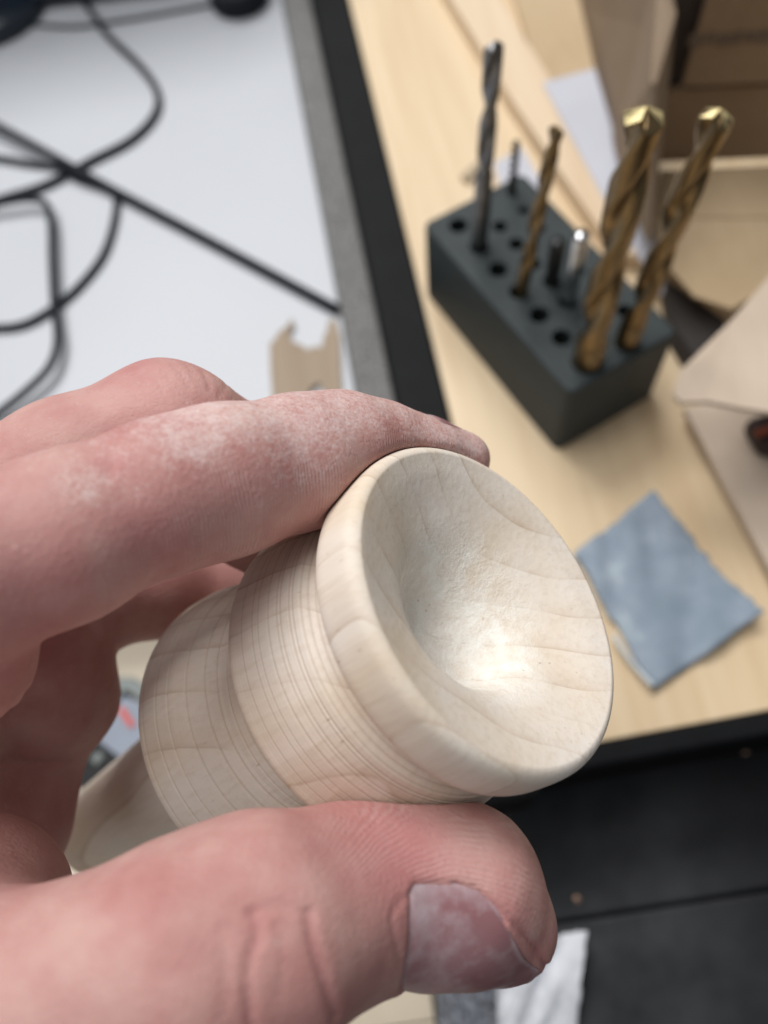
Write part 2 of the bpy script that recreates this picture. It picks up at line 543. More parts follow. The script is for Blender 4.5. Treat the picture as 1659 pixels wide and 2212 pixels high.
# torn cardboard scrap
zs = DZ + 0.002
out = [(583, 742), (592, 735), (603, 716), (619, 706), (630, 687), (635, 702), (625, 716), (631, 738), (650, 745), (664, 755), (681, 748), (694, 751), (701, 722), (709, 712), (706, 698), (723, 688), (733, 720), (738, 852), (700, 850), (690, 826), (672, 838), (660, 870), (590, 880), (584, 800)]
pl = [on(x, y, zs) for x, y in out]
sc = prism('cardboard_scrap', [(p.x, p.y) for p in pl], DZ + 0.0004, DZ + 0.0022, mat_pine('torn_brown_card', (0.36, 0.285, 0.21), (0.24, 0.18, 0.125), 0, 0.7, 0.8))
setup(sc, 'torn brown cardboard scrap lying on the white desk beside the felt strip', 'cardboard scrap')

# ------------------------------------------------------------------ drill block and bits
HB = 0.038
L0, F0, R0 = on(912, 482, HB), on(1232, 853, HB), on(1473, 722, HB)
ang = math.atan2(L0.y - F0.y, L0.x - F0.x)
ln = (L0 - F0).length; wd = (R0 - F0).length
eu = Vector((math.cos(ang), math.sin(ang), 0)); ev = Vector((eu.y, -eu.x, 0))
if ev.dot(R0 - F0) < 0: ev = -ev
blk = empty('drill_block', (F0.x, F0.y, 0))
setup(blk, 'dark grey-green plastic block with rows of holes holding drill bits', 'drill bit holder')


def bl(u, v):
    p = F0 + eu * u + ev * v; return p.x - F0.x, p.y - F0.y


bm = bmesh.new()
vs = [bm.verts.new((*bl(u, v), 0.0)) for u, v in ((0, 0), (ln, 0), (ln, wd), (0, wd))]
f0 = bm.faces.new(vs); r = bmesh.ops.extrude_face_region(bm, geom=[f0])
for g in r['geom']:
    if isinstance(g, bmesh.types.BMVert): g.co.z = HB
bmesh.ops.recalc_face_normals(bm, faces=bm.faces)
vert_e = [e for e in bm.edges if abs(e.verts[0].co.z - e.verts[1].co.z) > 0.01]
bmesh.ops.bevel(bm, geom=vert_e, offset=0.003, segments=4, affect='EDGES', profile=0.5)
top_e = [e for e in bm.edges if e.verts[0].co.z > HB - 1e-5 and e.verts[1].co.z > HB - 1e-5]
bmesh.ops.bevel(bm, geom=top_e, offset=0.0014, segments=3, affect='EDGES', profile=0.5)
me = bpy.data.meshes.new('block_body'); bm.to_mesh(me); bm.free()
body = link('block_body', me, M_BLOCK, blk)
HOLES = [(990, 487, 21), (1035, 532, 21), (1076, 582, 21), (1119, 630, 20), (1165, 680, 22), (1213, 729, 22), (1266, 781, 32),
         (1080, 489, 16), (1115, 527, 17), (1153, 570, 16), (1192, 606, 20), (1225, 650, 20), (1295, 690, 24), (1352, 738, 26),
         (1105, 415, 11), (1131, 454, 12), (1166, 492, 13), (1207, 540, 14), (1250, 585, 16), (1300, 632, 18), (1350, 672, 18)]
bm = bmesh.new()
for x, y, rp in HOLES:
    p = on(x, y, HB); rr = rp * to_px(p)[2] / F
    m4 = Matrix.Translation((p.x - F0.x, p.y - F0.y, HB - 0.011 + 0.002))
    bmesh.ops.create_cone(bm, cap_ends=True, segments=28, radius1=rr, radius2=rr, depth=0.026, matrix=m4)
cm = bpy.data.meshes.new('cutter'); bm.to_mesh(cm); bm.free()
cut = bpy.data.objects.new('cutter', cm); COL.objects.link(cut); cut.parent = blk
bpy.context.view_layer.update()
md = body.modifiers.new('holes', 'BOOLEAN'); md.object = cut; md.operation = 'DIFFERENCE'; md.solver = 'EXACT'
dg = bpy.context.evaluated_depsgraph_get()
nm = bpy.data.meshes.new_from_object(body.evaluated_get(dg))
body.modifiers.clear(); body.data = nm; nm.name = 'block_body'
bpy.data.objects.remove(cut)


def drill(bpx, bpy_, tpy, wpx, mat, label, shank=0.0, turns=2.0, shank_mat=None, wtop=1.0, cat='drill bit', smooth_rod=False, lean=None, tip_mat=None):
    p = on(bpx, bpy_, HB)
    ztop = height_at(p, tpy)
    z0 = HB - 0.018
    L = ztop - z0
    dmid = to_px((p.x, p.y, (ztop + HB) / 2))[2]
    R = wpx / 2 * dmid / F
    o = empty('drill_bit', (p.x, p.y, z0))
    spin = Matrix.Rotation(random.random() * 6, 4, 'Z')
    if lean:
        tp_ = on(lean, tpy, ztop) - p
        q_ = tp_.to_track_quat('Z', 'Y')
        o.matrix_world = Matrix.Translation(p) @ q_.to_matrix().to_4x4() @ spin @ Matrix.Translation((0, 0, z0 - p.z))
    else:
        o.matrix_world = Matrix.Translation((p.x, p.y, z0)) @ spin
    setup(o, label, cat, 'drill bits standing in the block')
    zsh = (0.018 + shank * (L - 0.018))
    n = 48
    # shank
    sh_r = R * wtop
    prof = [(sh_r * 0.9, 0), (sh_r, 0.0006), (sh_r, zsh - 0.0008), (sh_r * 0.93, zsh)]
    if smooth_rod: prof = [(sh_r * 0.9, 0), (sh_r, 0.0006), (sh_r, L - 0.0012), (sh_r * 0.8, L)]
    disc_stack('shank', prof, shank_mat or mat, o, n=32)
    if smooth_rod: return o
    v, f = [], []
    nz = 110
    cone = R * 0.62
    Lf = L - zsh
    for i in range(nz + 1):
        t = i / nz
        z = zsh - 0.0006 + (Lf + 0.0006) * t
        tip = max(0.0, (z - (L - cone)) / cone)
        fade = min(1.0, t / 0.06)
        tw = 2 * math.pi * turns * t
        for k in range(n):
            a = 2 * math.pi * k / n
            # two flutes cut into the rod
            c = math.cos(2 * (a - tw))
            depth = max(0.0, (c + 0.15) / 1.15) ** 0.75
            land = 1.0 if c < -0.25 else 0.965
            rr = R * land * (1 - 0.62 * depth * fade)
            rr = rr * (1 - tip * 0.96)
            v.append((rr * math.cos(a), rr * math.sin(a), z))
    for i in range(nz):
        for k in range(n):
            a, b = i * n + k, i * n + (k + 1) % n
            f.append((a, b, b + n, a + n))
    f.append(tuple(range(n))[::-1]); f.append(tuple(nz * n + k for k in range(n)))
    fo = mesh('flutes', v, f, mat, o, True)
    if tip_mat:
        # two ground facets at the point
        tv = [(0, 0, L + 0.0004), (R * 0.98, R * 0.16, L - cone * 0.98), (R * 0.45, R * 0.88, L - cone * 0.98), (-R * 0.12, R * 0.5, L - cone * 0.5),
              (-R * 0.98, -R * 0.16, L - cone * 0.98), (-R * 0.45, -R * 0.88, L - cone * 0.98), (R * 0.12, -R * 0.5, L - cone * 0.5), (0, 0, L - cone * 1.3)]
        tf = [(0, 1, 2), (0, 2, 3), (0, 4, 5), (0, 5, 6), (7, 2, 1), (7, 3, 2), (7, 5, 4), (7, 6, 5), (0, 3, 7), (0, 6, 7), (0, 7, 1), (0, 7, 4)]
        mesh('ground_tip', tv, tf, tip_mat, o)
    return o


M_TIP = mat_plain('glint_gold', (0.90, 0.76, 0.40), 0.42, 0.1, 90, metal=0.7)  # brighter gold paints the glint on the ground facets
drill(1035, 530, 88, 38, M_STEEL, 'tall grey steel drill bit at the left end of the block', 0.42, 0.95, wtop=1.05, lean=1068)
drill(1105, 412, 303, 18, M_DARKST, 'smallest dark drill bit at the far corner of the block', 0.3, 2.5)
drill(1125, 632, 272, 32, M_GOLD, 'small golden drill bit in the middle of the block', 0.2, 1.5, lean=1204)
drill(1268, 780, 232, 76, M_GOLD, 'thick golden drill bit with the round tip standing at the near end of the block', 0.12, 1.25, lean=1396, tip_mat=M_TIP)
drill(1352, 738, 236, 60, M_GOLD, 'thick golden drill bit nearest the cardboard boxes with the bright pointed tip', 0.12, 1.35, lean=1556, tip_mat=M_TIP)
drill(1228, 648, 505, 36, M_CHROME, 'short bright chrome bit between the golden bits', smooth_rod=True)
drill(1192, 606, 520, 34, M_DARKST, 'short dark steel bit behind the chrome one', smooth_rod=True)

# ------------------------------------------------------------------ wood strip, papers, boxes, cloth behind


def flat(name, pts, z0, z1, mat, label=None, cat=None, bevel=0.0, parent=None):
    pl = [on(x, y, z1) for x, y in pts]
    o = prism(name, [(p.x, p.y) for p in pl], z0, z1, mat, parent, bevel)
    if label: setup(o, label, cat)
    return o


ST = 0.008
flat('pine_strip', [(940, -60), (1040, -60), (1185, 160), (1420, 560), (1330, 545), (1100, 205)][:6], 0.0003, ST, M_STICK,
     'long pale pine strip lying behind the drill block', 'wood strip', 0.0005)
flat('paper_sheet', [(1172, 178), (1285, 148), (1330, 300), (1450, 560), (1430, 640), (1300, 420)], 0.0082, 0.0088, M_PAPER,
     'white paper sheet between the pine strip and the cardboard box', 'paper')
flat('paper_scrap', [(1068, 352), (1128, 318), (1185, 420), (1150, 440), (1080, 400)], 0.0004, 0.0008, M_PAPER,
     'small white paper scrap behind the far corner of the drill block', 'paper')
flat('wood_chip', [(995, 378), (1045, 335), (1055, 350), (1010, 392)], 0.0003, 0.002, mat_plain('grey_wood', (0.36, 0.29, 0.2), 0.8),
     'small grey wood sliver left of the paper scrap', 'wood chip')

# cardboard boxes
bx = empty('cardboard_box', tuple(on(1500, 200, 0)))
setup(bx, 'brown cardboard box at the far right with dark seams between its panels', 'cardboard box')
bo = np.array(bx.location)


def bpoly(name, pts, mat, th=0.002):
    """a card panel through 3-D points given as (px, py, z), real thickness downwards along its normal"""
    P = [np.array(on(x, y, z)) - bo for x, y, z in pts]
    nrm = np.cross(P[1] - P[0], P[-1] - P[0]); nrm /= np.linalg.norm(nrm)
    if nrm[2] < 0: nrm = -nrm
    n = len(P)
    v = P + [p - nrm * th for p in P]
    f = [tuple(range(n)), tuple(range(n, 2 * n))[::-1]] + [(i, (i + 1) % n, n + (i + 1) % n, n + i) for i in range(n)]
    o = mesh(name, v, f, mat, bx)
    bmx = bmesh.new(); bmx.from_mesh(o.data); bmesh.ops.recalc_face_normals(bmx, faces=bmx.faces); bmx.to_mesh(o.data); bmx.free()
    return o


bpoly('side_panel', [(1235, -80, 0.004), (1425, -80, 0.085), (1448, 30, 0.085), (1405, 180, 0.08), (1395, 520, 0.04), (1318, 300, 0.004)], mat_card('shaded_card', (0.25, 0.185, 0.125), (0.21, 0.15, 0.10)))  # shade of the side wall put into a darker card colour
_b0, _b1 = on(1402, 352, 0.012), on(1800, 336, 0.012)
_z1 = height_at(_b0, 196); _z2 = height_at(_b0, 180)


def wall(name, z0, z1, mat, off=0.0, x0=0.0):
    """an upright card panel along the line b0-b1"""
    d = (_b1 - _b0).normalized(); nn = Vector((-d.y, d.x, 0))
    P = [_b0 + d * x0 + nn * off, _b1 + nn * off]
    V = []
    for q in P + [P[1] + nn * 0.003, P[0] + nn * 0.003]:
        V.append(np.array((q.x, q.y, z0)) - bo)
    V += [v + np.array((0, 0, z1 - z0)) for v in V[:4]]
    Fq = [(0, 1, 2, 3), (4, 7, 6, 5), (0, 4, 5, 1), (1, 5, 6, 2), (2, 6, 7, 3), (3, 7, 4, 0)]
    return mesh(name, V, Fq, mat, bx)


wall('middle_panel', 0.012, _z1, M_CARD)
wall('top_panel', _z2, 0.24, M_CARD, -0.002, 0.004)
wall('seam_strip', 0.008, 0.23, mat_card('dark_inner_card', (0.10, 0.075, 0.06), (0.07, 0.05, 0.04)), 0.0045, -0.012)
bpoly('lower_panel', [(1425, 368, 0.022), (1760, 352, 0.022), (1760, 468, 0.030), (1415, 470, 0.030)], M_CARDL)
bpoly('lower_flap', [(1415, 473, 0.031), (1760, 471, 0.031), (1690, 600, 0.027), (1580, 668, 0.024), (1500, 640, 0.024), (1430, 560, 0.027)], M_CARDL)
# faint print on the top panel
_d = (_b1 - _b0).normalized(); _nn = Vector((-_d.y, _d.x, 0))
_zt = height_at(_b0, 92)
_q0 = 0.0
for q in np.linspace(0, 0.1, 400):
    c_ = _b0 + _d * q
    if to_px((c_.x, c_.y, _zt))[0] > 1482: _q0 = q; break
M_PRINT = mat_plain('faded_print', (0.17, 0.12, 0.085), 0.9, 0.1)
for (u0, u1, z0, z1) in ((0, .005, 0, .0045), (.0058, .009, .001, .005), (.010, .0145, 0, .0042), (.0153, .0178, 0, .0048), (.0188, .0232, .0008, .0046), (.024, .029, 0, .005)):
    V = []
    for dd in (-0.0021, -0.0024):
        for (u, z) in ((u0, z0), (u1, z0), (u1, z1), (u0, z1)):
            p = _b0 + _d * (_q0 + u) + _nn * dd
            V.append((p.x - bo[0], p.y - bo[1], _zt + z - bo[2]))
    mesh('faded_print', V, [(0, 3, 2, 1), (4, 5, 6, 7), (0, 1, 5, 4), (1, 2, 6, 5), (2, 3, 7, 6), (3, 0, 4, 7)], M_PRINT, bx)

# backing card at the top centre
flat('card_offcut', [(1085, -80), (1235, -80), (1320, 190), (1290, 150), (1170, 176)], 0.0003, 0.003, M_CARDL,
     'light brown card offcut behind the pine strip', 'cardboard')

# pale curled card sheet at the right edge


def sheet(name, pts_grid, mat, th=0.0012, nu=24, nv=24, wob=0.0, seed=0):
    """bilinear sheet over four (px,py,z) corners with wrinkles, solid thickness"""
    rng = random.Random(seed)
    c = [np.array(on(x, y, z)) for x, y, z in pts_grid]
    ph = [(rng.uniform(3, 9), rng.uniform(3, 9), rng.uniform(0, 6.28), rng.uniform(0.4, 1)) for _ in range(6)]
    v = []
    for side in (0, 1):
        for i in range(nu + 1):
            for j in range(nv + 1):
                s, t = i / nu, j / nv
                p = (c[0] * (1 - s) + c[1] * s) * (1 - t) + (c[3] * (1 - s) + c[2] * s) * t
                h = sum(a * math.sin(fx * s * 2 + fy * t * 2 + q) for fx, fy, q, a in ph) * wob / 3
                # ragged outline
                e = min(s, 1 - s, t, 1 - t)
                rag = (0.0004 * math.sin(9 * s + 13 * t) + (rng.uniform(-0.0007, 0.0007) if e < 1e-6 else 0)) if wob and side == 0 else (0.0004 * math.sin(9 * s + 13 * t) if wob else 0)
                curl = (max(0, s + (1 - t) - 1.55) * 0.010 + max(0, s + t - 1.6) * 0.008) if wob else 0
                v.append((p[0] + rag, p[1] + rag, p[2] + h + wob + curl - side * th))
    f = []
    N = (nu + 1) * (nv + 1)
    for i in range(nu):
        for j in range(nv):
            a = i * (nv + 1) + j; b = a + nv + 1
            f.append((a, b, b + 1, a + 1)); f.append((N + a, N + a + 1, N + b + 1, N + b))
    for i in range(nu):
        for j in (0, nv):
            a = i * (nv + 1) + j; b = a + nv + 1
            f.append((a, b, N + b, N + a))
    for j in range(nv):
        for i in (0, nu):
            a = i * (nv + 1) + j
            f.append((a, a + 1, N + a + 1, N + a))
    o = mesh(name, v, f, mat, None, True)
    b = bmesh.new(); b.from_mesh(o.data); bmesh.ops.recalc_face_normals(b, faces=b.faces); b.to_mesh(o.data); b.free()
    return o


pc = [(1700, 555, 0.05), (1659, 600, 0.05), (1582, 690, 0.048), (1500, 772, 0.045), (1470, 800, 0.045), (1455, 850, 0.045), (1470, 868, 0.045), (1530, 866, 0.045), (1600, 880, 0.046), (1760, 905, 0.05)]
P = [on(*q) for q in pc]
bmz = bmesh.new()
top = [bmz.verts.new((p.x, p.y, p.z)) for p in P]; bot = [bmz.verts.new((p.x, p.y, p.z - 0.002)) for p in P]
bmz.faces.new(top); bmz.faces.new(bot[::-1])
for i in range(len(P)):
    j = (i + 1) % len(P); bmz.faces.new((top[i], bot[i], bot[j], top[j]))
bmesh.ops.recalc_face_normals(bmz, faces=bmz.faces)
me = bpy.data.meshes.new('card_sheet'); bmz.to_mesh(me); bmz.free()
setup(link('card_sheet', me, M_CARDP), 'pale card sheet jutting in from the right over the end of the drill block', 'cardboard')

# pale offcut board lower right, a groove of shadow along its left edge
flat('thin_board', [(1478, 880), (1520, 872), (1800, 860), (1850, 1400), (1760, 1390), (1668, 1235)], 0.0035, 0.0075, M_CARDP,
     'pale flat board at the right edge beyond the blue abrasive cloth', 'board', 0.0006)
flat('dark_tool', [(1615, 902), (1760, 860), (1760, 985), (1650, 962)], 0.0078, 0.016, mat_plain('dark_tool', (0.03, 0.012, 0.012), 0.5),
     'dark tool end poking out at the right edge under the card sheet', 'tool', 0.002)
flat('orange_wire', [(1630, 930), (1760, 880), (1760, 894), (1638, 942)], 0.0162, 0.0175, mat_plain('orange_plastic', (0.32, 0.07, 0.025), 0.5),
     'thin orange wire lying on the dark tool at the right edge', 'wire', 0.0004)
flat('dark_slab', [(1440, 600), (1500, 640), (1570, 690), (1560, 735), (1500, 770), (1455, 700)], 0.0003, 0.012, mat_plain('dark_matte', (0.035, 0.03, 0.028), 0.9),
     'dark piece in the gap between the drill block and the pale card', 'offcut', 0.001)  # plain dark slab filling the gap beside the drill block

# blue abrasive cloth
m = NT('blue_grey_abrasive_cloth'); v = m.coords()
f1 = m.noise(v, 75, 3, 0.55); f2 = m.noise(v, 2500, 2)
cc = m.ramp(f1, [(0.36, (0.205, 0.262, 0.325)), (0.58, (0.26, 0.315, 0.385)), (0.72, (0.38, 0.45, 0.50))])
m.base(cc, 0.7); m.bump(f1, 0.35, 0.002)
M_ABR = m.m
ab = sheet('abrasive_cloth', [(1238, 1197, 0.002), (1405, 1072, 0.003), (1640, 1332, 0.003), (1412, 1492, 0.001)], M_ABR, 0.0008, 30, 30, 0.0011, 3)
setup(ab, 'square of wrinkled blue-grey abrasive cloth on the birch board', 'sanding cloth')
# its worn pale edge
e0 = [on(x, y, 0.0035) for x, y in ((1325, 1372), (1350, 1412), (1385, 1455), (1410, 1482))]
eo = tube('worn_edge', [tuple(p) for p in e0], 0.0008, mat_plain('pale_backing', (0.60, 0.64, 0.66), 0.8), ab, 8, 6)

# ------------------------------------------------------------------ things at the bottom: knit strip, white wrap
kz = -0.05
a0, a1 = on(1012, 2010, kz), on(1045, 2500, kz)
w = 0.0102
dirv = (a1 - a0).normalized(); side = Vector((-dirv.y, dirv.x, 0))
nu, nv = 90, 300
V, Fc = [], []
random.seed(2)
for i in range(nv + 1):
    for j in range(nu + 1):
        s = j / nu * 2 - 1
        t = i / nv
        p = a0 + (a1 - a0) * t + side * (s * w)
        yy = t * (a1 - a0).length
        # rows of knitted loops
        q = yy / 0.0026; r2 = (s * w) / 0.0021
        h = 0.0011 * abs(math.sin(math.pi * (q + 0.35 * math.sin(r2 * 2.1)))) * abs(math.cos(math.pi * (r2 + 0.3 * math.sin(q * 1.7))))
        z = p.z + 0.0045 * math.sqrt(max(0, 1 - s * s)) + h + random.uniform(-0.0002, 0.0002)
        V.append((p.x, p.y, z))
for i in range(nv):
    for j in range(nu):
        a = i * (nu + 1) + j
        Fc.append((a, a + 1, a + nu + 2, a + nu + 1))
N0 = len(V)
V.append(tuple(a0 - Vector((0, 0, 0.004)))); 
kt = mesh('woollen_band', V[:-1], Fc, M_KNIT, None, True)
sm = kt.modifiers.new('solid', 'SOLIDIFY'); sm.thickness = 0.002; sm.offset = -1
setup(kt, 'fuzzy grey woollen band hanging down below the thumb', 'wool band')

M_WRAP = mat_speckle('white_plastic_wrap', (0.50, 0.52, 0.56), (0.82, 0.84, 0.9), 60, 0.3, 0.55, 0.4, 0.002)
wp = sheet('white_wrap', [(1070, 2050, -0.042), (1262, 2010, -0.044), (1215, 2480, -0.040), (1085, 2480, -0.040)], M_WRAP, 0.0008, 40, 40, 0.0028, 11)
setup(wp, 'crumpled white wrapping lying between the woollen band and the black cabinet', 'wrapping')

# pale plank board below the desk front, seen through the hand and under the thumb
PZ = -0.06  # floor planks raised to this level so the lamps reach them
xr = on(932, 2150, PZ).x
pb = empty('raised_planks', (xr, -0.3, PZ))
setup(pb, 'pale wooden planks raised into the light under the desk front, seen past the thumb and through the hand', 'planks')
yj = on(800, 2225, PZ).y + 0.3
for (ya, yb) in ((0, yj - 0.06), (yj - 0.0595, yj - 0.0005), (yj, yj + 0.0885), (yj + 0.089, 0.47)):
    prism('plank', rect(-0.62, ya, 0, yb), -0.014, 0, M_FLOOR, pb, 0.0006)
for sy in (0.02, 0.43):
    prism('bearer', rect(-0.60, sy, -0.02, sy + 0.02), -0.04, -0.0143, M_BLACK, pb)

dv0 = on(240, 1580, PZ)
dev = empty('small_device', (dv0.x, dv0.y, PZ))
setup(dev, 'small blue-grey and black device with a red stripe on the raised planks behind the hand', 'device')


def dpart(name, pts, z0, z1, mat, bev=0.0006):
    P = [on(x, y, PZ + z1) - dv0 for x, y in pts]
    return prism(name, [(p.x, p.y) for p in P], z0, z1, mat, dev, bev)


M_GRIP = mat_plain('grey_green_grip', (0.16, 0.185, 0.18), 0.5)
dpart('housing', [(180, 1610), (262, 1500), (360, 1540), (262, 1680)], 0.0003, 0.006, M_GREY)
dpart('red_stripe', [(254, 1534), (266, 1526), (292, 1566), (280, 1572)], 0.0061, 0.0068, M_RED, 0.0002)
dpart('end_grip', [(225, 1500), (250, 1462), (290, 1462), (340, 1500), (310, 1515), (268, 1490), (235, 1535)], 0.0003, 0.008, M_GRIP)
dpart('black_cover', [(140, 1668), (196, 1590), (262, 1640), (196, 1730)], 0.0063, 0.0085, M_CASE0)
dpart('cover_window', [(196, 1640), (212, 1622), (224, 1632), (206, 1652)], 0.0086, 0.009, M_GRIP, 0.0002)
r0 = on(245, 1890, PZ)
rb = empty('red_clip', (r0.x, r0.y, PZ), 0.25)
setup(rb, 'small red and grey clip on the raised planks under the wooden handle', 'clip')
prism('red_part', rect(-0.003, -0.006, 0.016, 0.003), 0.0003, 0.005, M_RED, rb, 0.001)
prism('grey_part', rect(-0.016, -0.007, -0.0035, 0.004), 0.0003, 0.005, M_GREY, rb, 0.001)

# ------------------------------------------------------------------ the turned maple piece (camera-space fit, mm)
FC = np.array([16.106, -12.125, -118.0])
AX = np.array([0.61465, 0.47683, 0.62836]); AX /= np.linalg.norm(AX)
A_u = np.cross(AX, [0, 0, 1.0]); A_u /= np.linalg.norm(A_u); A_v = np.cross(AX, A_u)


def smooth_prof(P, n):
    P = catmull([(s, r) for s, r in P], n)
    return [(float(p[0]), float(p[1])) for p in P]


# (distance behind the lip, radius)
bowl = [(15.2, 0.0), (15.1, 3.0), (14.7, 5.6), (13.6, 8.6), (11.6, 11.0), (8.6, 12.8), (5.6, 14.6), (3.2, 17.0), (1.6, 19.6), (0.6, 22.0), (0.05, 23.7), (0.15, 24.7), (0.9, 25.5), (2.2, 25.85), (5, 25.95), (7.2, 25.85), (8.5, 25.3), (9.4, 23.8), (10.0, 22.0), (10.9, 21.2), (11.6, 21.3)]
prof = smooth_prof(bowl, 6)
grooves = []


def seg(s0, r0, s1, r1, gs, depth=0.2, w=0.2):
    """straight wall with turned V grooves"""
    n = int((s1 - s0) / 0.09)
    for i in range(1, n + 1):
        s = s0 + (s1 - s0) * i / n
        r = r0 + (r1 - r0) * i / n
        for g, dpt in gs: r -= dpt * math.exp(-((s - g) / w) ** 2)
        prof.append((s, r))


b2g = [(12.6, .05), (13.5, .13), (14.3, .05), (15.7, .15), (16.3, .06), (17.9, .10), (18.5, .04), (20.2, .10), (22.3, .03), (23.6, .05), (25.9, .03)]
seg(11.6, 21.3, 12.6, 22.6, b2g, w=0.16)
seg(12.6, 22.6, 14.6, 24.2, b2g, w=0.16)
seg(14.6, 24.2, 20.0, 25.6, b2g, w=0.16)
seg(20.0, 25.6, 27.0, 26.7, b2g, w=0.16)
prof += smooth_prof([(27.0, 26.7), (28.4, 26.95), (29.6, 26.5), (30.7, 25.2), (32.0, 23.8), (34.0, 22.6), (36.5, 21.9)], 8)[1:]
b3g = [(38.2, .20), (40.4, .24), (42.6, .24), (46.3, .26), (50.2, .24), (53.0, .09), (56.6, .07)]
seg(36.5, 21.9, 39.5, 22.3, b3g, w=0.17)
seg(39.5, 22.3, 43.0, 23.8, b3g, w=0.17)
seg(43.0, 23.8, 49.0, 26.0, b3g, w=0.17)
seg(49.0, 26.0, 53.5, 27.1, b3g, w=0.17)
seg(53.5, 27.1, 57.2, 27.6, b3g, w=0.17)
prof += smooth_prof([(57.2, 27.6), (58.2, 27.5), (59.3, 26.8), (60.6, 25.6), (61.4, 24.0), (61.8, 21.0), (62.2, 18.0), (64.0, 16.0), (68.0, 15.0), (74, 14.4), (95, 13.3), (120, 12.0), (139, 11.0), (142.5, 10.6), (144.0, 8.5), (144.6, 4.0), (144.7, 0.0)], 5)[1:]
allg = [g for g, _ in b2g + b3g]
NA = 300
PA = np.array(prof); PA[:, 1] = np.maximum(PA[:, 1], 0.0)
th = np.linspace(0, 2 * np.pi, NA, endpoint=False)
S, T = np.meshgrid(PA[:, 0], th, indexing='ij'); R, _ = np.meshgrid(PA[:, 1], th, indexing='ij')
# the cup is dished off centre, toward local -y, and sanded a little uneven
bi_ = np.argmin(PA[:75, 0] + 100 * (PA[:75, 1] < 20))         # the lip
inb = (np.arange(len(PA)) <= bi_)[:, None]
w_ = np.clip(1 - (R / 23.5) ** 2, 0, 1)
re_ = np.hypot(R * np.cos(T) + 0.3 * w_, R * np.sin(T) + 1.0 * w_)
Bq = PA[:bi_ + 1]
lipr = PA[bi_, 1]
steep = smooth_prof([(14.6, 0.0), (14.4, 3.4), (13.8, 6.2), (12.3, 8.4), (9.8, 9.9), (7.2, 11.1), (5.1, 12.9), (3.6, 15.2), (2.3, 18.2), (1.1, 21.2), (PA[bi_, 0], lipr)], 6)
gentle = smooth_prof([(14.6, 0.0), (13.9, 3.0), (11.9, 6.0), (9.2, 9.0), (6.8, 12.0), (4.8, 15.0), (3.0, 18.0), (1.3, 21.0), (0.6, 22.6), (PA[bi_, 0], lipr)], 6)
Ss = np.interp(re_, [p[1] for p in steep], [p[0] for p in steep])
Sg = np.interp(re_, [p[1] for p in gentle], [p[0] for p in gentle])
gq = np.clip(0.42 + 0.75 * np.sin(T - 0.25), 0, 1); gq = gq * gq * (3 - 2 * gq)
Sb = Ss * (1 - gq) + Sg * gq
wobble = 0.8 * (0.30 * np.sin(T * 2 + 0.6) + 0.20 * np.sin(T * 3 + 2.0) + 0.12 * np.sin(5 * T + R * 0.3)) * np.clip(R / 14, 0, 1) * np.clip((23 - R) / 8, 0, 1)
S2 = np.where(inb, Sb + wobble, S)
# local frame: z along the axis toward the lip, origin at lip centre
X_, Y_, Z_ = R * np.cos(T), R * np.sin(T), -S2
vt = np.stack([X_, Y_, Z_], -1).reshape(-1, 3) / 1000.0
fc = []
nr = len(PA)
ii = np.arange(nr - 1)[:, None]; kk = np.arange(NA)[None, :]
a = ii * NA + kk; b = ii * NA + (kk + 1) % NA
fc = np.stack([a, a + NA, b + NA, b], -1).reshape(-1, 4)
me = bpy.data.meshes.new('turned_handle'); me.from_pydata(vt.tolist(), [], fc.tolist()); me.update()
th_o = link('turned_handle', me, M_MAPLE, None, True)
b = bmesh.new(); b.from_mesh(me); bmesh.ops.remove_doubles(b, verts=b.verts, dist=1e-6); bmesh.ops.recalc_face_normals(b, faces=b.faces); b.to_mesh(me); b.free()
Wm = np.stack([CM @ A_u, CM @ A_v, CM @ AX], 1)
if np.linalg.det(Wm) < 0: Wm[:, 1] *= -1
th_o.matrix_world = Matrix.Translation(cw(FC)) @ Matrix(Wm.tolist()).to_4x4()
setup(th_o, 'pale turned wooden handle with a cupped end and lathe grooves, gripped by the dusty hand', 'wooden handle')
co = np.array([v.co[:] for v in me.vertices]) * 1000
rr = np.hypot(co[:, 0], co[:, 1]); ss = -co[:, 2]
dust = np.clip((16.5 - rr) / 5, 0, 1) * (ss < 16) * (ss > 2) * 0.95
gr = np.zeros(len(co))
for g in allg: gr = np.maximum(gr, np.exp(-((ss - g) / 0.13) ** 2))
gr *= (rr > 21.5)
tool = ((rr > 23) & (ss > 11.5)).astype(float)
for nm_, arr in (('dust', dust), ('groove', gr), ('tool', tool)):
    at = me.attributes.new(nm_, 'FLOAT', 'POINT'); at.data.foreach_set('value', arr.astype(np.float32))

# ------------------------------------------------------------------ the hand (signed distance field -> one mesh)
WS = np.array([p[0] for p in prof if p[0] >= 2.0 or True]); 
outer = [(p[0], p[1]) for i, p in enumerate(prof) if i >= 60]
OS = np.array([p[0] for p in outer]); OR = np.array([p[1] for p in outer])
o_ = np.argsort(OS, kind='stable'); OS, OR = OS[o_], OR[o_]


def wood_sdf(P):
    q = P - FC
    s = -(q @ AX.astype(np.float32))
    r = np.sqrt(np.maximum((q * q).sum(-1) - s * s, 0))
    rp = np.interp(s, OS, OR).astype(np.float32)
    return np.maximum(np.maximum(r - rp, -s), s - 144.7)


def cone(P, a, ra, b_, rb):
    ba = (b_ - a).astype(np.float32); pa = P - a.astype(np.float32)
    h = np.clip((pa @ ba) / float(ba @ ba), 0, 1)
    d = pa - h[..., None] * ba
    return np.sqrt((d * d).sum(-1)) - (ra + (rb - ra) * h)


def smin(a, b, k):
    h = np.maximum(k - np.abs(a - b), 0) / k
    return np.minimum(a, b) - h * h * k * 0.25


